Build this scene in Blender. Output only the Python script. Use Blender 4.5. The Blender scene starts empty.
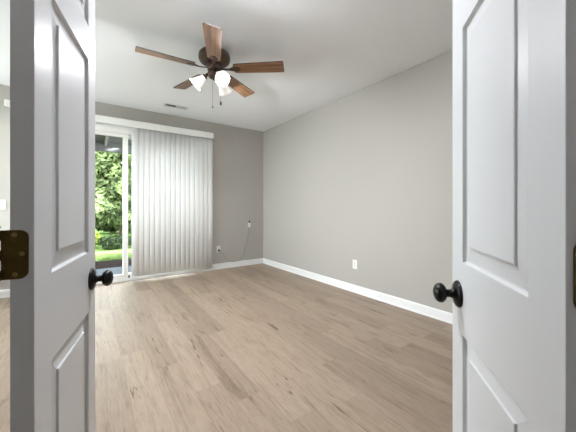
import bpy, bmesh, math, random
from mathutils import Vector, Matrix

scene = bpy.context.scene
C = scene.collection
PI = math.pi
random.seed(7)

# ------------------------------------------------------------------ camera, world, lights, exposure
YAW, FPX, HOR, CAM_H = 0.617, 280.0, 207.2, 1.105
SY, CY = math.sin(YAW), math.cos(YAW)


def room(a, d):
    """lateral, depth as seen from the doorway -> room x, y"""
    return (d * SY + a * CY, d * CY - a * SY)


cam = bpy.data.cameras.new('camera')
cam.sensor_width = 36.0
cam.lens = 36.0 * FPX / 576.0
cam.shift_y = (HOR - 216.0) / 576.0
cam.clip_start = 0.02
cam.clip_end = 300
camo = bpy.data.objects.new('camera', cam)
C.objects.link(camo)
camo.location = (0, 0, CAM_H)
camo.rotation_euler = (PI / 2, 0, -YAW)
scene.camera = camo

scene.view_settings.view_transform = 'Standard'
scene.view_settings.look = 'None'
scene.view_settings.gamma = 1.0
scene.view_settings.use_curve_mapping = False
scene.view_settings.exposure = 0.38

world = bpy.data.worlds.new('sky')
scene.world = world
world.use_nodes = True
wn = world.node_tree
wn.nodes.clear()
wo = wn.nodes.new('ShaderNodeOutputWorld')
wb = wn.nodes.new('ShaderNodeBackground')
wb.inputs['Strength'].default_value = 13.5
tc = wn.nodes.new('ShaderNodeTexCoord')
sep = wn.nodes.new('ShaderNodeSeparateXYZ')
rmp = wn.nodes.new('ShaderNodeValToRGB')
rmp.color_ramp.elements[0].position = 0.0
rmp.color_ramp.elements[0].color = (1.0, 0.99, 0.97, 1)
rmp.color_ramp.elements[1].position = 0.8
rmp.color_ramp.elements[1].color = (0.78, 0.87, 1.0, 1)
wn.links.new(tc.outputs['Generated'], sep.inputs[0])
wn.links.new(sep.outputs['Z'], rmp.inputs[0])
wn.links.new(rmp.outputs['Color'], wb.inputs['Color'])
wn.links.new(wb.outputs[0], wo.inputs[0])


def light(name, kind, loc, energy, color, **kw):
    l = bpy.data.lights.new(name, kind)
    l.energy = energy
    l.color = color
    for k, v in kw.items():
        setattr(l, k, v)
    o = bpy.data.objects.new(name, l)
    o.location = loc
    C.objects.link(o)
    return o


def aim(o, direction):
    o.rotation_euler = Vector(direction).to_track_quat('-Z', 'Y').to_euler()


sun = light('sun', 'SUN', (0, -10, 20), 12.0, (1.0, 0.95, 0.86), angle=0.01)
aim(sun, (0.45, 0.75, -0.95))
# added fill lamp outside the made-up left window, standing in for daylight
side_fill = light('added_side_fill', 'AREA', (-2.10, 3.85, 1.45), 40.0, (0.80, 0.88, 1.0), shape='RECTANGLE', size=1.5, size_y=1.6)
aim(side_fill, (1, -0.35, 0.08))

# ------------------------------------------------------------------ materials


def lin(r, g, b):
    f = lambda v: ((v / 255 + 0.055) / 1.055) ** 2.4 if v / 255 > 0.04045 else v / 255 / 12.92
    return (f(r), f(g), f(b), 1.0)


def mat(name, col, rough=0.5, metal=0.0, spec=0.5, bump=None, vary=None, **kw):
    """bump = (scale xyz, strength, distance); vary = (scale xyz, amount)"""
    m = bpy.data.materials.new(name)
    m.use_nodes = True
    nt = m.node_tree
    b = nt.nodes['Principled BSDF']
    b.inputs['Base Color'].default_value = col
    b.inputs['Roughness'].default_value = rough
    b.inputs['Metallic'].default_value = metal
    b.inputs['Specular IOR Level'].default_value = spec
    for k, v in kw.items():
        b.inputs[k.replace('_', ' ')].default_value = v
    if bump or vary:
        t = nt.nodes.new('ShaderNodeTexCoord')
    if bump:
        mp = nt.nodes.new('ShaderNodeMapping')
        mp.inputs['Scale'].default_value = bump[0]
        nz = nt.nodes.new('ShaderNodeTexNoise')
        nz.inputs['Scale'].default_value = 1.0
        nz.inputs['Detail'].default_value = 4.0
        bp = nt.nodes.new('ShaderNodeBump')
        bp.inputs['Strength'].default_value = bump[1]
        bp.inputs['Distance'].default_value = bump[2]
        nt.links.new(t.outputs['Object'], mp.inputs[0])
        nt.links.new(mp.outputs[0], nz.inputs['Vector'])
        nt.links.new(nz.outputs['Fac'], bp.inputs['Height'])
        nt.links.new(bp.outputs[0], b.inputs['Normal'])
    if vary:
        mp = nt.nodes.new('ShaderNodeMapping')
        mp.inputs['Scale'].default_value = vary[0]
        nz = nt.nodes.new('ShaderNodeTexNoise')
        nz.inputs['Scale'].default_value = 1.0
        nz.inputs['Detail'].default_value = 5.0
        mx = nt.nodes.new('ShaderNodeMix')
        mx.data_type = 'RGBA'
        lo = tuple(c * (1 - vary[1]) for c in col[:3]) + (1,)
        hi = tuple(min(1, c * (1 + vary[1])) for c in col[:3]) + (1,)
        mx.inputs[6].default_value = lo
        mx.inputs[7].default_value = hi
        nt.links.new(t.outputs['Object'], mp.inputs[0])
        nt.links.new(mp.outputs[0], nz.inputs['Vector'])
        nt.links.new(nz.outputs['Fac'], mx.inputs[0])
        nt.links.new(mx.outputs[2], b.inputs['Base Color'])
    return m


def floor_material():
    m = bpy.data.materials.new('oak_plank_floor')
    m.use_nodes = True
    nt = m.node_tree
    N, L = nt.nodes, nt.links
    b = N['Principled BSDF']
    t = N.new('ShaderNodeTexCoord')
    s = N.new('ShaderNodeSeparateXYZ')
    L.new(t.outputs['Object'], s.inputs[0])

    def math_(op, a, bb=None):
        n = N.new('ShaderNodeMath')
        n.operation = op
        for i, v in enumerate((a, bb)):
            if v is None:
                continue
            if isinstance(v, (int, float)):
                n.inputs[i].default_value = v
            else:
                L.new(v, n.inputs[i])
        return n.outputs[0]
    W, LEN = 0.1625, 1.22
    xs = math_('DIVIDE', math_('ADD', s.outputs['X'], 20 * W - 0.191), W)
    col = math_('FLOOR', xs)
    wn1 = N.new('ShaderNodeTexWhiteNoise')
    wn1.noise_dimensions = '1D'
    L.new(col, wn1.inputs['W'])
    ys = math_('ADD', math_('DIVIDE', s.outputs['Y'], LEN), math_('MULTIPLY', wn1.outputs['Value'], 7.3))
    row = math_('FLOOR', ys)
    cid = N.new('ShaderNodeCombineXYZ')
    L.new(col, cid.inputs[0])
    L.new(row, cid.inputs[1])
    wn2 = N.new('ShaderNodeTexWhiteNoise')
    wn2.noise_dimensions = '3D'
    L.new(cid.outputs[0], wn2.inputs['Vector'])
    # seams
    fx = math_('FRACT', xs)
    fy = math_('FRACT', ys)
    dx = math_('MULTIPLY', math_('MINIMUM', fx, math_('SUBTRACT', 1.0, fx)), W)
    dy = math_('MULTIPLY', math_('MINIMUM', fy, math_('SUBTRACT', 1.0, fy)), LEN)
    d = math_('MINIMUM', dx, dy)
    seam = math_('LESS_THAN', d, 0.0011)
    # grain coordinates: stretched along the plank and shifted for every plank
    off = N.new('ShaderNodeVectorMath')
    off.operation = 'MULTIPLY_ADD'
    L.new(wn2.outputs['Color'], off.inputs[0])
    off.inputs[1].default_value = (37, 53, 11)
    L.new(t.outputs['Object'], off.inputs[2])

    def noise(scale, detail, dist=0.0, rough=0.55):
        mp = N.new('ShaderNodeMapping')
        mp.inputs['Scale'].default_value = scale
        n = N.new('ShaderNodeTexNoise')
        n.inputs['Scale'].default_value = 1.0
        n.inputs['Detail'].default_value = detail
        n.inputs['Roughness'].default_value = rough
        n.inputs['Distortion'].default_value = dist
        L.new(off.outputs[0], mp.inputs[0])
        L.new(mp.outputs[0], n.inputs['Vector'])
        return n.outputs['Fac']

    def ramp(fac, stops):
        r = N.new('ShaderNodeValToRGB')
        e = r.color_ramp.elements
        while len(e) < len(stops):
            e.new(0.5)
        for el, (p, c) in zip(e, stops):
            el.position = p
            el.color = c
        L.new(fac, r.inputs[0])
        return r.outputs['Color']

    def mix(fac, a, bb, mode='MIX'):
        n = N.new('ShaderNodeMix')
        n.data_type = 'RGBA'
        n.blend_type = mode
        for i, v in ((0, fac), (6, a), (7, bb)):
            if isinstance(v, (int, float, tuple)):
                n.inputs[i].default_value = v
            else:
                L.new(v, n.inputs[i])
        return n.outputs[2]
    base = ramp(wn2.outputs['Value'], [(0.0, lin(156, 137, 120)), (0.35, lin(167, 148, 129)), (0.7, lin(173, 154, 135)), (1.0, lin(145, 127, 110))])
    g1 = ramp(noise((26, 1.5, 1), 7, 0.8, 0.65), [(0.30, (0.56, 0.53, 0.50, 1)), (0.48, (0.97, 0.97, 0.97, 1)), (0.75, (1.07, 1.07, 1.07, 1))])
    c1 = mix(0.6, base, g1, 'MULTIPLY')
    g2 = ramp(noise((150, 9, 1), 6, 0.6, 0.75), [(0.36, (0.60, 0.56, 0.52, 1)), (0.54, (1.02, 1.02, 1.02, 1))])
    c2 = mix(0.55, c1, g2, 'MULTIPLY')
    g3 = ramp(noise((9, 1.1, 1), 4, 1.4), [(0.30, (0.60, 0.55, 0.50, 1)), (0.42, (1, 1, 1, 1))])
    c3 = mix(0.65, c2, g3, 'MULTIPLY')
    # knots and dark mineral streaks
    g4 = ramp(noise((34, 3.0, 1), 3, 0.8), [(0.27, (0.30, 0.24, 0.19, 1)), (0.345, (1, 1, 1, 1))])
    c4 = mix(0.9, c3, g4, 'MULTIPLY')
    c5 = mix(math_('MULTIPLY', seam, 0.35), c4, lin(120, 100, 84))
    L.new(c5, b.inputs['Base Color'])
    b.inputs['Roughness'].default_value = 0.42
    b.inputs['Specular IOR Level'].default_value = 0.35
    bp = N.new('ShaderNodeBump')
    bp.inputs['Strength'].default_value = 0.12
    bp.inputs['Distance'].default_value = 0.001
    L.new(math_('SUBTRACT', noise((120, 4, 1), 4, 0.2), seam), bp.inputs['Height'])
    L.new(bp.outputs[0], b.inputs['Normal'])
    return m


def wood_material(name, dark, light_, rough=0.4):
    m = bpy.data.materials.new(name)
    m.use_nodes = True
    nt = m.node_tree
    N, L = nt.nodes, nt.links
    b = N['Principled BSDF']
    t = N.new('ShaderNodeTexCoord')
    mp = N.new('ShaderNodeMapping')
    mp.inputs['Scale'].default_value = (2.0, 45, 45)
    n = N.new('ShaderNodeTexNoise')
    n.inputs['Scale'].default_value = 1.0
    n.inputs['Detail'].default_value = 5
    n.inputs['Distortion'].default_value = 0.8
    r = N.new('ShaderNodeValToRGB')
    r.color_ramp.elements[0].position = 0.3
    r.color_ramp.elements[0].color = dark
    r.color_ramp.elements[1].position = 0.7
    r.color_ramp.elements[1].color = light_
    L.new(t.outputs['Object'], mp.inputs[0])
    L.new(mp.outputs[0], n.inputs['Vector'])
    L.new(n.outputs['Fac'], r.inputs[0])
    L.new(r.outputs[0], b.inputs['Base Color'])
    b.inputs['Roughness'].default_value = rough
    return m


def glass_material():
    m = bpy.data.materials.new('window_glass')
    m.use_nodes = True
    nt = m.node_tree
    nt.nodes.clear()
    o = nt.nodes.new('ShaderNodeOutputMaterial')
    tr = nt.nodes.new('ShaderNodeBsdfTransparent')
    tr.inputs[0].default_value = (0.93, 0.96, 0.95, 1)
    gl = nt.nodes.new('ShaderNodeBsdfGlossy')
    gl.inputs['Roughness'].default_value = 0.02
    fr = nt.nodes.new('ShaderNodeFresnel')
    fr.inputs[0].default_value = 1.12
    mx = nt.nodes.new('ShaderNodeMixShader')
    nt.links.new(fr.outputs[0], mx.inputs[0])
    nt.links.new(tr.outputs[0], mx.inputs[1])
    nt.links.new(gl.outputs[0], mx.inputs[2])
    nt.links.new(mx.outputs[0], o.inputs[0])
    return m


def translucent_material(name, col, trans, share, rough=0.5, gloss=0.04):
    m = bpy.data.materials.new(name)
    m.use_nodes = True
    nt = m.node_tree
    nt.nodes.clear()
    o = nt.nodes.new('ShaderNodeOutputMaterial')
    d = nt.nodes.new('ShaderNodeBsdfDiffuse')
    d.inputs[0].default_value = col
    t = nt.nodes.new('ShaderNodeBsdfTranslucent')
    t.inputs[0].default_value = trans
    g = nt.nodes.new('ShaderNodeBsdfGlossy')
    g.inputs['Roughness'].default_value = rough
    mx = nt.nodes.new('ShaderNodeMixShader')
    mx.inputs[0].default_value = share
    m2 = nt.nodes.new('ShaderNodeMixShader')
    m2.inputs[0].default_value = gloss
    nt.links.new(d.outputs[0], mx.inputs[1])
    nt.links.new(t.outputs[0], mx.inputs[2])
    nt.links.new(mx.outputs[0], m2.inputs[1])
    nt.links.new(g.outputs[0], m2.inputs[2])
    nt.links.new(m2.outputs[0], o.inputs[0])
    return m


def leaf_material(name, dark, light_):
    m = translucent_material(name, dark, light_, 0.38, 0.5, 0.015)
    nt = m.node_tree
    t = nt.nodes.new('ShaderNodeTexCoord')
    n = nt.nodes.new('ShaderNodeTexNoise')
    n.inputs['Scale'].default_value = 2.3
    n.inputs['Detail'].default_value = 6
    r = nt.nodes.new('ShaderNodeValToRGB')
    r.color_ramp.elements[0].position = 0.32
    r.color_ramp.elements[0].color = dark
    r.color_ramp.elements[1].position = 0.68
    r.color_ramp.elements[1].color = light_
    nt.links.new(t.outputs['Object'], n.inputs['Vector'])
    nt.links.new(n.outputs['Fac'], r.inputs[0])
    for nd in nt.nodes:
        if nd.type in ('BSDF_DIFFUSE', 'BSDF_TRANSLUCENT'):
            nt.links.new(r.outputs[0], nd.inputs[0])
    return m


M = {}
M['wall'] = mat('greige_wall_paint', lin(181, 177, 171), 0.85, spec=0.2, bump=((260, 260, 260), 0.05, 0.0006))
M['ceiling'] = mat('white_ceiling_paint', lin(247, 249, 252), 0.92, spec=0.1, bump=((90, 90, 90), 0.08, 0.001))
M['trim'] = mat('white_trim_paint', lin(240, 240, 239), 0.4)
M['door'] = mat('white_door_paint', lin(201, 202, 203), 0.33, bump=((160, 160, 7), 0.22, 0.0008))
M['floor'] = floor_material()
M['pvc'] = mat('white_window_vinyl', lin(238, 237, 234), 0.35)
M['glass'] = glass_material()
M['vane'] = translucent_material('white_blind_vinyl', lin(243, 243, 242), lin(248, 247, 244), 0.10, 0.4, 0.04)
M['black'] = mat('matte_black_metal', lin(26, 24, 24), 0.32, 0.6)
M['hinge'] = mat('aged_brass', lin(106, 89, 50), 0.38, 1.0, vary=((60, 60, 60), 0.35))
M['screw'] = mat('screw_brass', lin(150, 128, 84), 0.35, 1.0)
M['bronze'] = mat('fan_bronze', lin(92, 76, 66), 0.36, 0.8, vary=((25, 25, 25), 0.2))
M['blade'] = wood_material('fan_blade_walnut', lin(112, 80, 56), lin(172, 131, 97), 0.32)
M['blade_edge'] = mat('fan_blade_dark_edge', lin(52, 38, 30), 0.5, vary=((10, 60, 60), 0.2))
M['plastic'] = mat('white_plastic', lin(240, 238, 232), 0.35)
M['slot'] = mat('dark_slot', lin(40, 38, 36), 0.6)
M['cord'] = mat('grey_cable', lin(150, 147, 140), 0.5)
M['plug'] = mat('black_rubber', lin(22, 22, 22), 0.5)
M['vent'] = mat('white_vent_enamel', lin(225, 225, 223), 0.4)
M['duct'] = mat('dark_duct', lin(48, 48, 46), 0.8)
M['chain'] = mat('pull_chain_metal', lin(150, 140, 125), 0.35, 0.9)
M['exterior'] = mat('exterior_siding', lin(170, 165, 155), 0.8, bump=((1, 1, 40), 0.3, 0.01))
M['concrete'] = mat('patio_concrete', lin(70, 72, 75), 0.85, spec=0.0, vary=((6, 6, 6), 0.18), bump=((80, 80, 80), 0.2, 0.002))
M['mulch'] = mat('dark_bark_mulch', lin(33, 28, 26), 0.95, spec=0.0, vary=((18, 18, 18), 0.5), bump=((40, 40, 40), 0.8, 0.03))
M['pale_mulch'] = mat('pale_straw_mulch', lin(124, 97, 80), 0.95, spec=0.0, vary=((14, 14, 14), 0.45), bump=((40, 40, 40), 0.8, 0.03))
M['soil'] = mat('lawn_soil', lin(72, 88, 48), 0.95, spec=0.0, vary=((7, 7, 7), 0.3))
M['grass'] = leaf_material('grass_blades', lin(104, 122, 66), lin(146, 162, 104))
M['leaf'] = leaf_material('tree_leaves', lin(32, 44, 24), lin(134, 152, 100))
M['leaf_dark'] = leaf_material('shrub_leaves_dark', lin(24, 34, 18), lin(62, 80, 42))
M['leaf_yellow'] = leaf_material('shrub_leaves_bright', lin(90, 108, 30), lin(150, 166, 70))
M['bark'] = mat('tree_bark', lin(92, 78, 66), 0.9, vary=((20, 20, 3), 0.4), bump=((30, 30, 4), 0.8, 0.02))
M['roof'] = mat('patio_roof_grey', lin(88, 88, 90), 0.8, bump=((1, 30, 1), 0.3, 0.005))
M['rafter'] = mat('patio_rafter_light', lin(140, 139, 136), 0.8, spec=0.0)


def emissive(name, col, strength, base=(0.9, 0.9, 0.88, 1)):
    m = mat(name, base, 0.35)
    b = m.node_tree.nodes['Principled BSDF']
    b.inputs['Emission Color'].default_value = col
    b.inputs['Emission Strength'].default_value = strength
    return m


M['shade'] = emissive('frosted_glass_shade_lit', (1.0, 0.93, 0.88, 1), 0.3)
M['bulb'] = emissive('lit_bulb', (1.0, 0.93, 0.84, 1), 6.0)

# ------------------------------------------------------------------ mesh helpers


def box(bm, x0, x1, y0, y1, z0, z1, mi=0, mtx=None):
    vs = [bm.verts.new((x, y, z)) for x in (x0, x1) for y in (y0, y1) for z in (z0, z1)]
    if mtx:
        for v in vs:
            v.co = mtx @ v.co
    for f in ((0, 1, 3, 2), (4, 6, 7, 5), (0, 4, 5, 1), (2, 3, 7, 6), (0, 2, 6, 4), (1, 5, 7, 3)):
        fc = bm.faces.new([vs[i] for i in f])
        fc.material_index = mi
    return vs


def lathe(bm, prof, seg=32, mtx=None, mi=0, smooth=True):
    """prof: (radius, axial) pairs; axis +Z"""
    rings = []
    for r, z in prof:
        if r < 1e-6:
            rings.append([bm.verts.new((0, 0, z))])
        else:
            rings.append([bm.verts.new((r * math.cos(2 * PI * k / seg), r * math.sin(2 * PI * k / seg), z)) for k in range(seg)])
    for a, b in zip(rings, rings[1:]):
        for k in range(seg):
            k2 = (k + 1) % seg
            if len(a) == 1 and len(b) == 1:
                continue
            if len(a) == 1:
                f = bm.faces.new((a[0], b[k2], b[k]))
            elif len(b) == 1:
                f = bm.faces.new((a[k], a[k2], b[0]))
            else:
                f = bm.faces.new((a[k], a[k2], b[k2], b[k]))
            f.smooth = smooth
            f.material_index = mi
    if mtx:
        for ring in rings:
            for v in ring:
                v.co = mtx @ v.co


def tube(bm, pts, r, seg=8, mi=0):
    pts = [Vector(p) for p in pts]
    rr = r if isinstance(r, (list, tuple)) else [r] * len(pts)
    rings = []
    n = None
    for i, p in enumerate(pts):
        t = (pts[min(i + 1, len(pts) - 1)] - pts[max(i - 1, 0)]).normalized()
        if n is None:
            n = t.orthogonal().normalized()
        else:
            n = (n - t * n.dot(t)).normalized()
        bt = t.cross(n)
        rings.append([bm.verts.new(p + (n * math.cos(2 * PI * k / seg) + bt * math.sin(2 * PI * k / seg)) * rr[i]) for k in range(seg)])
    for a, b in zip(rings, rings[1:]):
        for k in range(seg):
            f = bm.faces.new((a[k], a[(k + 1) % seg], b[(k + 1) % seg], b[k]))
            f.smooth = True
            f.material_index = mi
    for ring, rev in ((rings[0], True), (rings[-1], False)):
        f = bm.faces.new(ring[::-1] if rev else ring)
        f.material_index = mi


def obj(name, bm, mats, parent=None, bevel=0.0, seg=2, normals=True):
    if normals:
        bmesh.ops.recalc_face_normals(bm, faces=bm.faces)
    me = bpy.data.meshes.new(name)
    bm.to_mesh(me)
    bm.free()
    for m in (mats if isinstance(mats, (list, tuple)) else [mats]):
        me.materials.append(m)
    o = bpy.data.objects.new(name, me)
    C.objects.link(o)
    if parent:
        o.parent = parent
    if bevel:
        md = o.modifiers.new('bevel', 'BEVEL')
        md.width = bevel
        md.segments = seg
        md.limit_method = 'ANGLE'
        md.angle_limit = math.radians(40)
    return o


def B():
    return bmesh.new()


def tag(o, label, cat, group=None, kind=None):
    o['label'] = label
    o['category'] = cat
    if group:
        o['group'] = group
    if kind:
        o['kind'] = kind
    return o


def thing(name, label, cat, loc=(0, 0, 0), rotz=0.0, group=None, kind=None):
    o = bpy.data.objects.new(name, None)
    o.empty_display_size = 0.1
    C.objects.link(o)
    o.location = loc
    o.rotation_euler = (0, 0, rotz)
    return tag(o, label, cat, group, kind)


# ------------------------------------------------------------------ room dimensions
XR, YB, H = 2.8095, 4.807, 2.60
XL, YF = -1.60, -1.20
P0 = Vector((0.194, 0.377))            # middle of the doorway, on the line of the hinge pins
E = Vector((math.sqrt(.5), -math.sqrt(.5)))
NN = Vector((math.sqrt(.5), math.sqrt(.5)))
DIAG = Matrix.Translation((P0.x, P0.y, 0)) @ Matrix.Rotation(-PI / 4, 4, 'Z')   # local x along the doorway, local y into the room
OX0, OX1, OZ1 = -0.55, 1.58, 2.27      # opening for the patio door
WY0, WY1, WZ0, WZ1 = 3.00, 4.60, 0.70, 2.25  # opening for the window added in the left wall


def structure(name, bm, mats, label, cat, bevel=0.0):
    return tag(obj(name, bm, mats, None, bevel), label, cat, None, 'structure')


b = B()
box(b, -4.2, 3.0, -4.0, YB + .15, -0.12, 0.0)
structure('floor', b, M['floor'], 'light oak plank floor running towards the patio door', 'floor')
b = B()
box(b, -4.2, 3.0, -4.0, YB + .15, H, H + 0.15)
structure('ceiling', b, M['ceiling'], 'plain white painted ceiling with the fan', 'ceiling')
b = B()
box(b, XR, XR + .12, YF - .12, YB + .15, 0, H)
structure('wall_right', b, M['wall'], 'long blank greige wall on the right with one outlet', 'wall')
b = B()
box(b, XL - .12, OX0, YB, YB + .15, 0, H)
box(b, OX1, XR, YB, YB + .15, 0, H)
box(b, OX0, OX1, YB, YB + .15, OZ1, H)
structure('wall_back', b, M['wall'], 'greige back wall around the sliding patio door', 'wall')
b = B()
box(b, XL - .12, XL, 2.05, WY0, 0, H)
box(b, XL - .12, XL, WY1, YB, 0, H)
box(b, XL - .12, XL, WY0, WY1, 0, WZ0)
box(b, XL - .12, XL, WY0, WY1, WZ1, H)
structure('wall_left', b, M['wall'], 'greige wall on the left with an opening for the added window', 'wall')
b = B()
box(b, 1.65, XR, YF - .12, YF, 0, H)
structure('wall_front', b, M['wall'], 'short greige wall at the near right', 'wall')
b = B()
wy0, wy1 = -0.123, -0.008
box(b, -2.60, -0.49, wy0, wy1, 0, H, mtx=DIAG)
box(b, 0.49, 2.28, wy0, wy1, 0, H, mtx=DIAG)
box(b, -0.49, 0.49, wy0, wy1, 2.07, H, mtx=DIAG)
structure('wall_entry', b, M['wall'], 'greige diagonal wall holding the double doorway', 'wall')
b = B()
box(b, -1.3, -1.2, -2.5, wy0, 0, H, mtx=DIAG)
box(b, 1.2, 1.3, -2.5, wy0, 0, H, mtx=DIAG)
box(b, -1.3, 1.3, -2.6, -2.5, 0, H, mtx=DIAG)
structure('wall_hall', b, M['wall'], 'greige hall walls on the near side of the doorway', 'wall')

# door frame: jambs, head, stop, casing on both faces
b = B()
for s in (-1, 1):
    x0, x1 = sorted((s * 0.468, s * 0.488))
    box(b, x0, x1, wy0 - .001, wy1 + .001, 0, 2.068, mtx=DIAG)
    x0, x1 = sorted((s * 0.458, s * 0.468))
    box(b, x0, x1, wy0 + .02, wy1 - .042, 0, 2.048, mtx=DIAG)
    x0, x1 = sorted((s * 0.478, s * 0.538))
    box(b, x0, x1, wy1 + .001, wy1 + .014, 0, 2.118, mtx=DIAG)
    box(b, x0, x1, wy0 - .014, wy0 - .001, 0, 2.118, mtx=DIAG)
box(b, -0.468, 0.468, wy0 - .001, wy1 + .001, 2.048, 2.068, mtx=DIAG)
box(b, -0.478, 0.478, wy1 + .001, wy1 + .014, 2.058, 2.118, mtx=DIAG)
box(b, -0.478, 0.478, wy0 - .014, wy0 - .001, 2.058, 2.118, mtx=DIAG)
structure('trim_1', b, M['trim'], 'white jambs and casing of the double doorway', 'door frame', 0.002)


# baseboards: a shaped profile swept along a straight run
PROF = [(0, 0), (0.017, 0), (0.017, 0.010), (0.0145, 0.016), (0.012, 0.019), (0.012, 0.080), (0.009, 0.090), (0.004, 0.096), (0, 0.098)]


def baseboard(name, runs, label):
    b = B()
    for (p, q, n) in runs:
        p, q, n = Vector(p), Vector(q), Vector(n)
        A = [b.verts.new((p.x + n.x * d, p.y + n.y * d, z)) for d, z in PROF]
        Z = [b.verts.new((q.x + n.x * d, q.y + n.y * d, z)) for d, z in PROF]
        for i in range(len(PROF)):
            j = (i + 1) % len(PROF)
            b.faces.new((A[i], A[j], Z[j], Z[i]))
        b.faces.new(A)
        b.faces.new(Z[::-1])
    return structure(name, b, M['trim'], label, 'baseboard')


def dl(t, y):
    v = DIAG @ Vector((t, y, 0))
    return (v.x, v.y)


baseboard('baseboard_right', [((XR, YF), (XR, YB), (-1, 0))], 'white baseboard along the right wall')
baseboard('baseboard_back', [((OX1, YB), (XR, YB), (0, -1)), ((XL, YB), (OX0 - .02, YB), (0, -1))], 'white baseboard along the back wall beside the patio door')
baseboard('baseboard_left', [((XL, 2.2), (XL, YB), (1, 0))], 'white baseboard along the left wall')
baseboard('baseboard_front', [((1.80, YF), (XR, YF), (0, 1))], 'white baseboard along the short near wall')
baseboard('baseboard_entry', [(dl(-2.5, wy1), dl(-.54, wy1), NN), (dl(.54, wy1), dl(2.2, wy1), NN)], 'white baseboard along the diagonal entry wall')

# made-up window added to the unseen left wall to light the room
w = thing('added_window_1', 'white double hung window added in the unseen left wall to light the room', 'window', (XL - .06, (WY0 + WY1) / 2, WZ0), 0, None, 'structure')
hw, hh = (WY1 - WY0) / 2, WZ1 - WZ0
b = B()
for s in (-1, 1):
    y0, y1 = sorted((s * (hw - .05), s * hw))
    box(b, -.04, .04, y0, y1, 0, hh)
box(b, -.04, .04, -hw + .05, hw - .05, hh - .05, hh)
box(b, -.04, .04, -hw + .05, hw - .05, 0, .05)
box(b, -.03, .03, -hw + .05, hw - .05, hh / 2 - .025, hh / 2 + .025)
obj('window_frame', b, M['pvc'], w, 0.003)
b = B()
box(b, -.004, .004, -hw + .05, hw - .05, .05, hh - .05)
obj('glass_pane', b, M['glass'], w)
b = B()
box(b, .04, .10, -hw - .05, hw + .05, -.025, -.001)
obj('window_sill', b, M['trim'], w, 0.003)

# ------------------------------------------------------------------ sliding patio door
sd = thing('door_3', 'white framed sliding glass patio door behind the vertical blinds', 'patio door', ((OX0 + OX1) / 2, YB, 0), 0, None, 'structure')
ox = (OX0 + OX1) / 2
b = B()
L0, L1 = OX0 - ox, OX1 - ox
box(b, L0, L0 + .05, .005, .145, 0, OZ1)
box(b, L1 - .05, L1, .005, .145, 0, OZ1)
box(b, L0 + .05, L1 - .05, .005, .145, OZ1 - .075, OZ1)
box(b, L0 + .05, L1 - .05, .005, .145, 0, .022)
box(b, L0 + .05, L1 - .05, .015, .022, .022, .040)
box(b, L0 + .05, L1 - .05, .070, .077, .022, .036)
box(b, L0 + .05, L1 - .05, .125, .132, .022, .036)
obj('door_frame', b, M['pvc'], sd, 0.002)


def sash(x0, x1, y0, y1, name):
    b = B()
    st = .062
    z0, z1 = .040, OZ1 - .075
    box(b, x0, x0 + st, y0, y1, z0, z1)
    box(b, x1 - st, x1, y0, y1, z0, z1)
    box(b, x0 + st, x1 - st, y0, y1, z1 - .045, z1)
    box(b, x0 + st, x1 - st, y0, y1, z0, z0 + .062)
    s = obj('sash', b, M['pvc'], sd, 0.003)
    b = B()
    ym = (y0 + y1) / 2
    box(b, x0 + st - .004, x1 - st + .004, ym - .003, ym + .003, z0 + .058, z1 - .041)
    obj('glass_pane', b, M['glass'], s)
    return s


s1 = sash(L0 + .05, 0.476 - ox, .028, .064, 'sash')
s2 = sash(0.412 - ox, L1 - .05, .084, .120, 'sash')
b = B()
box(b, .478 - ox, .500 - ox, .030, .045, .04, .075)
obj('door_stop', b, M['slot'], sd)
# interior casing strip above the frame head
b = B()
box(b, OX0 - .02, OX1, YB - .012, YB, OZ1 - .005, OZ1 + .05)
box(b, OX0 - .02, OX0 + .002, YB - .012, YB, 0, OZ1 - .005)
structure('trim_2', b, M['trim'], 'thin white trim above the patio door under the blind valance', 'trim', 0.002)

# ------------------------------------------------------------------ vertical blind
vb = thing('vertical_blind', 'white vertical blind drawn over the right side of the patio door', 'blind', (0.55, YB - .05, 0))
bx, by = 0.55, YB - .05
b = B()
VX0, VX1, VZ0, VZ1, VY = -.62, 1.755, 2.287, 2.388, YB - .108
box(b, VX0 - bx, VX1 - bx, VY - by, VY + .008 - by, VZ0, VZ1)
box(b, VX1 - .008 - bx, VX1 - bx, VY + .008 - by, YB - .001 - by, VZ0, VZ1)
box(b, VX0 - bx, VX0 + .008 - bx, VY + .008 - by, YB - .001 - by, VZ0, VZ1)
obj('valance', b, M['pvc'], vb, 0.002)
b = B()
box(b, VX0 + .02 - bx, VX1 - .02 - bx, -.022, .022, 2.305, 2.35)
obj('headrail', b, M['pvc'], vb, 0.002)


def vane_bm(seed):
    b = B()
    w, sag, n = .094, .010, 10
    z0, z1 = .062, 2.30
    front, back = [], []
    for i in range(n + 1):
        u = -w / 2 + w * i / n
        y = -sag * (1 - (2 * u / w) ** 2)
        front.append((u, y - .0005))
        back.append((u, y + .0005))
    ring = front + back[::-1]
    A = [b.verts.new((x, y, z0)) for x, y in ring]
    Z = [b.verts.new((x, y, z1)) for x, y in ring]
    m = len(ring)
    for i in range(m):
        j = (i + 1) % m
        f = b.faces.new((A[i], A[j], Z[j], Z[i]))
        f.smooth = True
    b.faces.new(A[::-1])
    b.faces.new(Z)
    return b


v0 = obj('vane', vane_bm(0), M['vane'], vb)
rv = random.Random(3)
nv, pitch = 16, .0765
for i in range(nv):
    v = v0 if i == 0 else v0.copy()
    if i:
        C.objects.link(v)
    v.parent = vb
    v.location = (.560 + i * pitch - bx, 0, 0)
    ang = -17 + rv.uniform(-1.5, 1.5)
    if i >= nv - 2:
        ang = -9
    v.rotation_euler = (0, 0, math.radians(ang))

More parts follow.
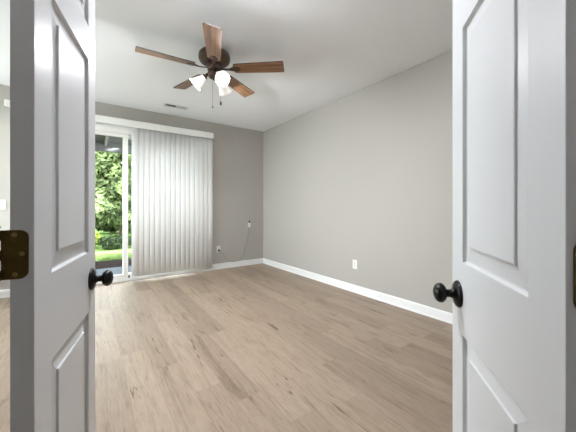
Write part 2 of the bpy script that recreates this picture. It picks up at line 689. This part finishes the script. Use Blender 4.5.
# ------------------------------------------------------------------ the two panelled doors
DW, DT, DZ0, DZ1 = .445, .035, .012, 2.045
PX0, PX1 = .081, .365
PANELS = [(.255, CAM_H - .322), (CAM_H - .139, CAM_H + .451), (CAM_H + .552, CAM_H + .83)]
KX, KZ, HZ = .395, .878, (0.25, 1.019, 1.80)


def door_slab_bm(sy):
    b = B()
    xs = [0, PX0, PX1, DW]
    zs = [DZ0] + [z for p in PANELS for z in p] + [DZ1]
    for y in (0, sy * DT):
        for i in range(3):
            for k in range(len(zs) - 1):
                if i == 1 and k % 2 == 1:
                    continue
                b.faces.new([b.verts.new(c) for c in ((xs[i], y, zs[k]), (xs[i + 1], y, zs[k]), (xs[i + 1], y, zs[k + 1]), (xs[i], y, zs[k + 1]))])
    for (x, xx) in ((0, 0), (DW, DW)):
        for k in range(len(zs) - 1):
            b.faces.new([b.verts.new(c) for c in ((x, 0, zs[k]), (x, sy * DT, zs[k]), (x, sy * DT, zs[k + 1]), (x, 0, zs[k + 1]))])
    for z in (DZ0, DZ1):
        for i in range(3):
            b.faces.new([b.verts.new(c) for c in ((xs[i], 0, z), (xs[i + 1], 0, z), (xs[i + 1], sy * DT, z), (xs[i], sy * DT, z))])
    bmesh.ops.remove_doubles(b, verts=b.verts, dist=1e-5)
    return b


PPROF = [(0, 0), (.0012, .0040), (.0035, .0082), (.0065, .0088), (.0405, .0044), (.0420, .0008), (.0450, .0002)]


def door_panel_bm(sy, z0, z1):
    b = B()
    for face in (0, 1):
        rings = []
        for ins, dep in PPROF:
            y = sy * dep if face == 0 else sy * (DT - dep)
            rings.append([b.verts.new(c) for c in ((PX0 + ins, y, z0 + ins), (PX1 - ins, y, z0 + ins), (PX1 - ins, y, z1 - ins), (PX0 + ins, y, z1 - ins))])
        for a, c in zip(rings, rings[1:]):
            for k in range(4):
                f = b.faces.new((a[k], a[(k + 1) % 4], c[(k + 1) % 4], c[k]))
        b.faces.new(rings[-1])
    want = {0: -sy, 1: sy}
    for f in b.faces:
        f.normal_update()
        mid = f.calc_center_median().y
        s = -sy if abs(mid) < DT / 2 else sy
        if f.normal.y * s < 0:
            f.normal_flip()
    return b


KNOB = [(.0, .0600), (.010, .0592), (.018, .0562), (.0235, .051), (.0258, .0445), (.0245, .038), (.019, .0325), (.0125, .0300)]
STEM = [(.0125, .0300), (.0105, .0285), (.0100, .020), (.0125, .0140), (.0150, .0125)]
ROSE = [(0, .0130), (.0150, .0128), (.017, .0118), (.027, .0095), (.0325, .0060), (.0345, .0025), (.0345, .0), (0, 0)]


def make_door(name, label, hinge_xy, dir_cam, sy):
    dx = Vector(dir_cam).normalized()
    wx, wy = dx.x * CY + dx.y * SY, dx.y * CY - dx.x * SY
    r = thing(name, label, 'door', (hinge_xy[0], hinge_xy[1], 0), math.atan2(wy, wx), None, 'structure')
    obj('slab', door_slab_bm(sy), M['door'], r, 0.0012)
    for z0, z1 in PANELS:
        obj('panel', door_panel_bm(sy, z0, z1), M['door'], r, normals=False)
    for face in (0, 1):
        out = -sy if face == 0 else sy
        y = 0 if face == 0 else sy * DT
        mt = Matrix.Translation((KX, y, KZ)) @ Vector((0, 0, 1)).rotation_difference(Vector((0, out, 0))).to_matrix().to_4x4()
        b = B()
        lathe(b, KNOB, 36, mt)
        k = obj('knob', b, M['black'], r)
        b = B()
        lathe(b, STEM, 28, mt)
        obj('knob_stem', b, M['black'], k)
        b = B()
        lathe(b, ROSE, 40, mt)
        obj('rosette', b, M['black'], k)
    b = B()
    box(b, DW, DW + .0015, sy * .005, sy * .030, KZ - .028, KZ + .028)
    obj('latch_plate', b, M['hinge'], r)
    for hz in HZ:
        # leaf let into the hinge edge, rounded corners on the side away from the pin, barrel beyond the room face
        b = B()
        ya, yb = .0078, DT + .0112
        h2, rad = .0445, .013
        pts = [(yb, -h2)]
        pts += [(ya + rad - rad * math.cos(t), -h2 + rad - rad * math.sin(t)) for t in [PI / 2 * (1 - q / 6) for q in range(7)]]
        pts += [(ya + rad - rad * math.cos(t), h2 - rad + rad * math.sin(t)) for t in [PI / 2 * q / 6 for q in range(7)]]
        pts += [(yb, h2)]
        A = [b.verts.new((-.0022, sy * y, hz + z)) for y, z in pts]
        Z = [b.verts.new((0.0, sy * y, hz + z)) for y, z in pts]
        n = len(pts)
        for i in range(n):
            j = (i + 1) % n
            b.faces.new((A[i], A[j], Z[j], Z[i]))
        b.faces.new(A)
        b.faces.new(Z[::-1])
        hg = obj('hinge', b, M['hinge'], r)
        b = B()
        for k in range(5):          # every second knuckle belongs to the leaf on the door, the rest to the jamb leaf
            if k % 2:
                continue
            lathe(b, [(0, 0), (.0055, 0), (.0055, .0174), (0, .0174)], 18, Matrix.Translation((-.0055, sy * (yb + .004), hz - h2 + k * .0178)), smooth=False)
        lathe(b, [(0, 0), (.0028, 0), (.0028, .094), (.0055, .0945), (.0045, .098), (0, .099)], 14, Matrix.Translation((-.0055, sy * (yb + .004), hz - h2 - .001)), smooth=False)
        obj('hinge_knuckle', b, M['hinge'], hg)
        for (yy, zz) in ((.0280, .036), (.0172, .001), (.0272, -.036)):
            b = B()
            mt = Matrix.Translation((-.0022, sy * yy, hz + zz)) @ Vector((0, 0, 1)).rotation_difference(Vector((-1, 0, 0))).to_matrix().to_4x4()
            lathe(b, [(0, .0002), (.0012, .0002), (.0018, .0009), (.0036, .0009), (.0042, 0)], 16, mt)
            obj('screw', b, M['screw'], hg)
    return r


make_door('door_1', 'open white panelled door on the left, greyer face, hinge plate at frame edge', room(-.470, .5187), (-.3827, .9239), 1)
make_door('door_2', 'open white panelled door on the right, brighter face with black knob', room(.3487, .3516), (.2489, .9685), -1)

# ------------------------------------------------------------------ ceiling fan
FX, FY, FZ = 0.968, 2.571, 2.413
fan = thing('ceiling_fan', 'bronze ceiling fan with five wooden blades and three lit glass shades', 'ceiling fan', (FX, FY, H))
zz = lambda z: z - H
b = B()
lathe(b, [(0, zz(2.5995)), (.078, zz(2.5995)), (.084, zz(2.578)), (.125, zz(2.566)), (.143, zz(2.548)), (.147, zz(2.528)), (.146, zz(2.505)), (.136, zz(2.484)), (.110, zz(2.472)), (.070, zz(2.466)), (0, zz(2.466))], 48)
obj('motor_housing', b, M['bronze'], fan)
b = B()
lathe(b, [(0, zz(2.466)), (.060, zz(2.466)), (.066, zz(2.430)), (.066, zz(2.402)), (.055, zz(2.394)), (0, zz(2.394))], 36)
obj('blade_hub', b, M['bronze'], fan)
b = B()
lathe(b, [(0, zz(2.394)), (.046, zz(2.394)), (.058, zz(2.380)), (.060, zz(2.352)), (.050, zz(2.333)), (.030, zz(2.322)), (.012, zz(2.316)), (.010, zz(2.306)), (0, zz(2.302))], 36)
obj('light_kit', b, M['bronze'], fan)


def blade_bm():
    b = B()
    r0, r1, w0, w1, th = .185, .66, .058, .071, .009
    pts = []
    N_ = 7
    for i in range(N_ + 1):
        u = i / N_
        pts.append((r0 + .012 + (r1 - .01 - r0 - .012) * u, -(w0 + (w1 - w0) * u)))
    pts.append((r1, -w1 + .010))
    pts.append((r1, w1 - .010))
    for i in range(N_ + 1):
        u = 1 - i / N_
        pts.append((r0 + .012 + (r1 - .01 - r0 - .012) * u, (w0 + (w1 - w0) * u)))
    pts += [(r0, w0 - .02), (r0, -w0 + .02)]
    lo = [b.verts.new((x, y, -th / 2)) for x, y in pts]
    hi = [b.verts.new((x, y, th / 2)) for x, y in pts]
    n = len(pts)
    for i in range(n):
        j = (i + 1) % n
        f = b.faces.new((lo[i], lo[j], hi[j], hi[i]))
        f.material_index = 1
    f = b.faces.new(lo[::-1])
    f.material_index = 0
    f = b.faces.new(hi)
    f.material_index = 1
    return b


def iron_bm():
    b = B()
    # cranked arm from the hub and a shield-shaped plate under the blade root
    prof = [(.055, .016, .002), (.10, .012, -.004), (.145, .013, -.009), (.175, .024, -.0065), (.20, .034, -.0062), (.225, .030, -.0062), (.245, .012, -.0062), (.252, .004, -.0062)]
    lo, hi = [], []
    for x, w, z in prof:
        lo.append((b.verts.new((x, -w, z - .003)), b.verts.new((x, w, z - .003))))
        hi.append((b.verts.new((x, -w, z + .003)), b.verts.new((x, w, z + .003))))
    for i in range(len(prof) - 1):
        b.faces.new((lo[i][0], lo[i][1], lo[i + 1][1], lo[i + 1][0]))
        b.faces.new((hi[i][0], hi[i + 1][0], hi[i + 1][1], hi[i][1]))
        b.faces.new((lo[i][0], lo[i + 1][0], hi[i + 1][0], hi[i][0]))
        b.faces.new((lo[i][1], hi[i][1], hi[i + 1][1], lo[i + 1][1]))
    b.faces.new((lo[0][0], hi[0][0], hi[0][1], lo[0][1]))
    b.faces.new((lo[-1][0], lo[-1][1], hi[-1][1], hi[-1][0]))
    for (x, y) in ((.195, .018), (.195, -.018), (.232, 0)):
        lathe(b, [(0, -.0125), (.004, -.0118), (.0055, -.009)], 12, Matrix.Translation((x, y, 0)))
    return b


bl0 = obj('blade', blade_bm(), [M['blade'], M['blade_edge']], fan)
ir0 = obj('blade_iron', iron_bm(), M['bronze'], bl0)
for i in range(5):
    bl = bl0 if i == 0 else bl0.copy()
    if i:
        C.objects.link(bl)
        bl.parent = fan
        ir = ir0.copy()
        C.objects.link(ir)
        ir.parent = bl
    bl.location = (0, 0, FZ - H)
    bl.rotation_euler = Matrix.Rotation(-0.69531 + i * 2 * PI / 5, 3, 'Z').to_4x4().to_3x3().__matmul__(Matrix.Rotation(math.radians(-12), 3, 'X')).to_euler()


def shade_bm():
    """bell glass, neck at the origin, opening along +Z"""
    b = B()
    out = [(.024, 0), (.027, .010), (.031, .028), (.040, .055), (.050, .085), (.058, .105), (.068, .122)]
    inn = [(r - .003, z) for r, z in out]
    lathe(b, out + inn[::-1], 32)
    return b


fwd = Vector((SY, CY, 0))
rgt = Vector((CY, -SY, 0))
for k in range(3):
    a = math.radians(38 - 120 * k)
    d = (fwd * -math.cos(a) + rgt * math.sin(a))
    tip = math.radians(42)
    ax = (d * math.cos(tip) + Vector((0, 0, -1)) * math.sin(tip)).normalized()
    neck = d * .088 + Vector((0, 0, zz(2.338)))
    q = Vector((0, 0, 1)).rotation_difference(ax).to_matrix().to_4x4()
    sh = obj('lamp_shade', shade_bm(), M['shade'], fan)
    sh.matrix_local = Matrix.Translation(neck) @ q
    b = B()
    lathe(b, [(0, .028), (.010, .030), (.012, .040), (.020, .054), (.023, .066), (.018, .078), (.008, .083), (0, .084)], 24)
    obj('bulb', b, M['bulb'], sh)
    b = B()
    tube(b, [(0, 0, -.052), (0, 0, -.020), (0, 0, -.002)], [.010, .010, .026], 16)
    lathe(b, [(.0275, -.004), (.0275, .010), (.010, .016), (.010, .030), (0, .030)], 24)
    obj('lamp_socket', b, M['bronze'], sh)
    p = light('fan_lamp', 'POINT', neck + ax * .095 + Vector((FX, FY, H)), 18.0, (0.95, 0.945, 0.99), shadow_soft_size=.012)

for (dxp, dd, z0, z1, big) in ((-.012, -.02, 2.31, 2.052, False), (.060, .0, 2.335, 2.100, True)):
    p = rgt * dxp + fwd * dd
    b = B()
    n = 60
    tube(b, [(p.x, p.y, zz(z0)), (p.x, p.y, zz(z1))], .0011, 6)
    for i in range(n):
        zc = z0 + (z1 - z0) * (i + .5) / n
        lathe(b, [(0, -.0017), (.0017, 0), (0, .0017)], 6, Matrix.Translation((p.x, p.y, zz(zc))))
    ch = obj('pull_chain', b, M['chain'], fan)
    b = B()
    if big:
        lathe(b, [(0, .012), (.003, .012), (.006, .004), (.009, -.010), (.0085, -.020), (.005, -.027), (0, -.029)], 16, Matrix.Translation((p.x, p.y, zz(z1))))
        obj('pull_knob', b, M['blade_edge'], ch)
    else:
        lathe(b, [(0, .006), (.003, .004), (.005, -.004), (.0045, -.012), (0, -.016)], 16, Matrix.Translation((p.x, p.y, zz(z1))))
        obj('pull_knob', b, M['bronze'], ch)

# ------------------------------------------------------------------ ceiling register
vt = thing('ceiling_vent', 'small white two-way air register in the ceiling near the back wall', 'vent', (1.05, 4.345, H))
b = B()
vw, vd = .165, .062
box(b, -vw, vw, -vd, -vd + .02, -.006, 0)
box(b, -vw, vw, vd - .02, vd, -.006, 0)
box(b, -vw, -vw + .02, -vd + .02, vd - .02, -.006, 0)
box(b, vw - .02, vw, -vd + .02, vd - .02, -.006, 0)
box(b, -.004, .004, -vd + .02, vd - .02, -.006, 0)
obj('vent_frame', b, M['vent'], vt, 0.001)
b = B()
box(b, -vw + .02, vw - .02, -vd + .02, vd - .02, -.0008, -.0001)
obj('duct_opening', b, M['duct'], vt)
for i in range(20):
    x = -vw + .026 + i * (2 * vw - .052) / 19
    if abs(x) < .006:
        continue
    b = B()
    s = -1 if x < 0 else 1
    mt = Matrix.Translation((x, 0, -.0055)) @ Matrix.Rotation(math.radians(38 if x < 0 else -38), 4, 'Y')
    box(b, -.0006, .0006, -vd + .02, vd - .02, -.006, .005, mtx=mt)
    obj('louver', b, M['vent'], vt)


# ------------------------------------------------------------------ wall plates
def duplex_outlet(label, loc, rotz):
    """local -Y faces into the room"""
    o = thing('wall_outlet', label, 'outlet', loc, rotz)
    b = B()
    box(b, -.036, .036, -.006, 0, -.058, .058)
    obj('cover_plate', b, M['plastic'], o, 0.003)
    for z in (.021, -.021):
        b = B()
        box(b, -.017, .017, -.009, -.006, z - .014, z + .014)
        s = obj('socket', b, M['plastic'], o, 0.003)
        b = B()
        for x in (-.007, .007):
            box(b, x - .0013, x + .0013, -.0094, -.0090, z - .003, z + .007)
        lathe(b, [(0, 0), (.0026, 0), (.0026, .0004), (0, .0004)], 12, Matrix.Translation((0, -.009, z - .008)) @ Matrix.Rotation(PI / 2, 4, 'X'), smooth=False)
        obj('socket_slot', b, M['slot'], s)
    b = B()
    lathe(b, [(0, .0012), (.0025, .001), (.0032, 0)], 12, Matrix.Translation((0, -.006, 0)) @ Matrix.Rotation(PI / 2, 4, 'X'))
    obj('screw', b, M['plastic'], o)
    return o


duplex_outlet('white duplex outlet with empty sockets low on the right wall', (XR, 2.459, .365), -PI / 2)
duplex_outlet('white duplex outlet with a black plug beside the patio door', (1.885, YB, .357), 0)

# plug and cable that runs down to the baseboard and up to a small white coupling
cb = thing('power_cable', 'thin grey cable from the black plug along the baseboard top', 'cable', (1.885, YB, .32))
b = B()
box(b, -.016, .016, -.040, -.0098, -.004, .030)
obj('plug', b, M['plug'], cb, 0.004)


def back_pt(px, py, off=.006):
    a = (px - 288) / FPX
    t = (YB - off) / (CY - a * SY)
    return Vector((t * (SY + a * CY), YB - off, CAM_H - (py - HOR) * t / FPX))


def smooth_path(pts, n=8):
    out = []
    for i in range(len(pts) - 1):
        p0, p1, p2, p3 = pts[max(i - 1, 0)], pts[i], pts[i + 1], pts[min(i + 2, len(pts) - 1)]
        for k in range(n):
            t = k / n
            out.append(.5 * ((2 * p1) + (p2 - p0) * t + (2 * p0 - 5 * p1 + 4 * p2 - p3) * t * t + (3 * p1 - p0 - 3 * p2 + p3) * t ** 3))
    out.append(pts[-1])
    return out


pts = [Vector((1.885, YB - .036, .322)), back_pt(221.3, 252.6, .03), back_pt(224.5, 256.0, .012), back_pt(228.5, 260.2), back_pt(233, 261.6), back_pt(238, 260.6), back_pt(241.5, 257.4), back_pt(243.6, 253.3), back_pt(245.2, 247.5), back_pt(247.2, 239.5), back_pt(248.7, 231.5), back_pt(248.9, 228.4)]
b = B()
tube(b, [p - Vector((1.885, YB, .32)) for p in smooth_path(pts)], .0045, 8)
obj('cable_run', b, M['cord'], cb)
tp = back_pt(248.9, 225.0, 0)
jk = thing('wall_jack', 'small white cable coupling with a dark top fixed near the corner', 'jack', (tp.x, YB, tp.z))
b = B()
box(b, -.024, .024, -.022, 0, -.040, .045)
obj('jack_body', b, M['plastic'], jk, 0.005)
b = B()
tube(b, [(0, -.012, .045), (.004, -.012, .062), (.006, -.012, .082)], [.013, .015, .011], 12)
obj('jack_cap', b, M['plug'], jk)

# switch and sensor at the far left of the back wall
sw = thing('light_switch', 'white light switch on the back wall left of the patio door', 'switch', (-.872, YB, 1.137))
b = B()
box(b, -.036, .036, -.006, 0, -.058, .058)
obj('cover_plate', b, M['plastic'], sw, 0.003)
b = B()
box(b, -.005, .005, -.016, -.006, -.002, .012)
obj('toggle', b, M['plastic'], sw, 0.001)
sn = thing('wall_sensor', 'small white box high on the back wall left of the patio door', 'sensor', (-.80, YB, 2.335))
b = B()
box(b, -.048, .048, -.035, 0, 0, .085)
obj('sensor_body', b, M['plastic'], sn, 0.006)
b = B()
box(b, -.030, .030, -.037, -.035, .012, .045)
obj('sensor_lens', b, M['vent'], sn, 0.0008)

# unseen dome lights added for brightness: near part of the room, and hall


def added_dome(label, x, y, strength, col):
    hl = thing('added_fill_light', label, 'ceiling light', (x, y, H))
    b = B()
    lathe(b, [(0, 0), (.15, 0), (.15, -.02), (.14, -.022)], 36)
    obj('fill_base', b, M['vent'], hl)
    b = B()
    lathe(b, [(.14, -.022), (.13, -.05), (.09, -.075), (.04, -.086), (0, -.088)], 36)
    obj('fill_dome', b, emissive('fill_dome_glow', col, strength), hl)


added_dome('unseen round fill light added in the near part of the room', .48, 1.42, 160.0, (0.90, 0.93, 1.0, 1))  # added out of view to brighten the right door and near floor
added_dome('unseen round fill light added in the hall', P0.x - NN.x * 1.4, P0.y - NN.y * 1.4, 24.0, (1.0, 0.98, 0.97, 1))  # added behind the viewer to lift the door edges

# ------------------------------------------------------------------ outside
GZ = -0.10
b = B()
box(b, -2.6, 3.4, YB + .15, 6.58, GZ - .1, GZ)
tag(obj('patio_slab', b, M['concrete']), 'grey concrete patio slab outside the sliding door', 'patio', None, 'structure')
b = B()
box(b, -12, 14, 6.58, 7.55, GZ - .1, GZ - .005)
tag(obj('mulch_bed', b, M['mulch']), 'dark strip of bark mulch beyond the patio slab', 'mulch', None, 'stuff')
b = B()
box(b, -12, 14, 7.55, 8.30, GZ - .1, GZ - .01)
tag(obj('lawn_strip', b, M['soil']), 'narrow ground strip under the near grass', 'ground', None, 'structure')
b = B()
box(b, -12, 14, 8.30, 9.2, GZ - .1, GZ - .0121)
tag(obj('straw_bed', b, M['pale_mulch']), 'pale straw mulch bed in front of the dark shrubs', 'mulch', None, 'stuff')
b = B()
box(b, -30, 40, 9.2, 60, GZ - .1, GZ - .012)
box(b, -30, -2.6, YB - 14, 6.58, GZ - .1, GZ - .012)
tag(obj('lawn_ground', b, M['soil']), 'sunlit lawn stretching back under the trees', 'lawn', None, 'structure')


def grass(name, x0, x1, y0, y1, n, label, h=.09):
    b = B()
    r = random.Random(5)
    for _ in range(n):
        x, y = r.uniform(x0, x1), r.uniform(y0, y1)
        a = r.uniform(0, PI)
        hh_ = h * r.uniform(.6, 1.3)
        wx, wy = math.cos(a) * .008, math.sin(a) * .008
        lx, ly = r.uniform(-.03, .03), r.uniform(-.03, .03)
        b.faces.new([b.verts.new(c) for c in ((x - wx, y - wy, GZ - .01), (x + wx, y + wy, GZ - .01), (x + lx, y + ly, GZ + hh_))])
    tag(obj(name, b, M['grass'], normals=False), label, 'grass', None, 'stuff')


grass('grass', -1.5, 3.0, 7.59, 8.26, 9000, 'short bright green grass strip seen past the patio', .07)


def foliage_bm(seed, centers, n, size):
    """leaf quads scattered in ellipsoid clumps: centers = (x, y, z, rx, ry, rz)"""
    b = B()
    r = random.Random(seed)
    vol = [c[3] * c[4] * c[5] for c in centers]
    tot = sum(v ** .67 for v in vol)
    for c, v in zip(centers, vol):
        for _ in range(int(n * v ** .67 / tot)):
            while True:
                u = Vector((r.uniform(-1, 1), r.uniform(-1, 1), r.uniform(-1, 1)))
                if .25 < u.length < 1:
                    break
            p = Vector((c[0] + u.x * c[3], c[1] + u.y * c[4], c[2] + u.z * c[5]))
            s = size * r.uniform(.6, 1.3)
            nx = (u.normalized() + Vector((r.uniform(-1, 1), r.uniform(-1, 1), r.uniform(-.6, 1.2)))).normalized()
            t1 = nx.orthogonal().normalized()
            t1 = Matrix.Rotation(r.uniform(0, 2 * PI), 3, nx) @ t1
            t2 = nx.cross(t1)
            q = [p - t1 * s, p + t2 * s * .42 + nx * s * .08, p + t1 * s, p - t2 * s * .42 + nx * s * .08]
            b.faces.new([b.verts.new(x) for x in q])
    return b


def tree(label, x, y, h, trunk_r, centers, n, size, seed, leafm, group=None):
    t = thing('leafy_tree', label, 'tree', (x, y, GZ - .012), 0, group)
    b = B()
    tube(b, [(0, 0, 0), (.05, .02, h * .35), (-.03, .04, h * .7), (.02, 0, h * .92)], [trunk_r * 1.25, trunk_r, trunk_r * .7, trunk_r * .25], 10)
    r = random.Random(seed)
    for k in range(5):
        a = r.uniform(0, 2 * PI)
        z = h * r.uniform(.35, .65)
        L_ = r.uniform(.8, 1.5)
        tube(b, [(0, 0, z), (math.cos(a) * L_ * .5, math.sin(a) * L_ * .5, z + .5), (math.cos(a) * L_, math.sin(a) * L_, z + .75)], [trunk_r * .5, trunk_r * .35, trunk_r * .12], 7)
    obj('trunk', b, M['bark'], t)
    obj('foliage', foliage_bm(seed, centers, n, size), leafm, t, normals=False)
    return t


def crown(seed, h, r, low):
    rr = random.Random(seed)
    cs = []
    for k in range(15):
        a, q = rr.uniform(0, 2 * PI), r * math.sqrt(rr.uniform(0, 1)) * .8
        z = rr.uniform(low, h)
        cs.append((math.cos(a) * q, math.sin(a) * q, z, rr.uniform(.5, .9), rr.uniform(.5, .9), rr.uniform(.35, .6)))
    return cs


tree('leafy green tree framed by the glass panel of the patio door', .95, 12.2, 4.6, .055, crown(1, 4.6, 1.7, .75) + [(-.75, 0, 1.5, .6, .6, .5), (-.8, .2, 2.2, .65, .6, .5), (-.7, -.1, 2.9, .7, .6, .5), (-.3, .2, 3.4, .8, .6, .5), (-.2, 0, 2.0, .6, .6, .5), (-.9, .1, 3.6, .7, .6, .5), (.0, -.1, 1.1, .6, .5, .35)], 14000, .12, 1, M['leaf'])
tree('leafy green tree beyond the patio, farther left than the framed one', -3.6, 12.8, 5.2, .09, crown(2, 5.2, 2.0, 1.0), 7000, .13, 2, M['leaf'])
tree('leafy green tree beyond the patio, behind the drawn blind', 5.2, 13.4, 5.0, .09, crown(3, 5.0, 1.9, 1.3), 7000, .13, 3, M['leaf'])
tree('tall darker tree far behind the framed leafy tree', 1.2, 20.5, 7.5, .13, crown(4, 7.0, 3.0, 0.9), 11000, .20, 4, M['leaf_dark'])


def shrub(label, x, y, rx, ry, rz, n, size, seed, leafm):
    s = thing('garden_shrub', label, 'shrub', (x, y, GZ - .012))
    rr = random.Random(seed)
    cs = [(rr.uniform(-rx, rx) * .5, rr.uniform(-ry, ry) * .5, rz * rr.uniform(.5, 1.1), rx * rr.uniform(.5, .8), ry * rr.uniform(.5, .8), rz * rr.uniform(.4, .6)) for _ in range(6)]
    obj('foliage', foliage_bm(seed, cs, n, size), leafm, s, normals=False)
    b = B()
    for k in range(6):
        a = rr.uniform(0, 2 * PI)
        tube(b, [(0, 0, 0), (math.cos(a) * rx * .3, math.sin(a) * ry * .3, rz * .6), (math.cos(a) * rx * .6, math.sin(a) * ry * .6, rz * 1.1)], [.018, .012, .005], 6)
    obj('stem', b, M['bark'], s)


shrub('low dark green shrub at the back of the straw bed', .75, 9.62, .55, .33, .26, 1600, .06, 11, M['leaf_dark'])
shrub('low dark green shrub left of the framed tree base', -.75, 9.7, .45, .4, .34, 1600, .06, 12, M['leaf_dark'])
shrub('bright yellow green shrub at the left edge of the glass', -.02, 9.95, .28, .3, .42, 1200, .06, 13, M['leaf_yellow'])
shrub('dark green shrub behind the drawn blind', 2.0, 9.6, .6, .4, .30, 1600, .06, 14, M['leaf_dark'])

shrub('broad dark green hedge far behind the framed tree', .9, 15.6, 2.6, .7, .62, 5200, .13, 15, M['leaf_dark'])
shrub('broad green hedge far behind the left tree', -5.2, 16.2, 2.6, .7, .95, 4000, .14, 16, M['leaf'])

# patio roof with pale rafter
pr = thing('patio_roof', 'dark grey patio roof edge above the glass door', 'roof', (0, YB + .15, 2.42), 0, None, 'structure')
b = B()
box(b, -2.6, 1.0, 0, 2.0, .02, .16)
box(b, -2.6, 1.0, 1.88, 2.0, -.16, .02)
obj('roof_deck', b, M['roof'], pr)
b = B()
box(b, -.02, .02, 0.0, 1.88, -.06, .02, mtx=Matrix.Translation((.27, 0, 0)))
obj('rafter', b, M['rafter'], pr)
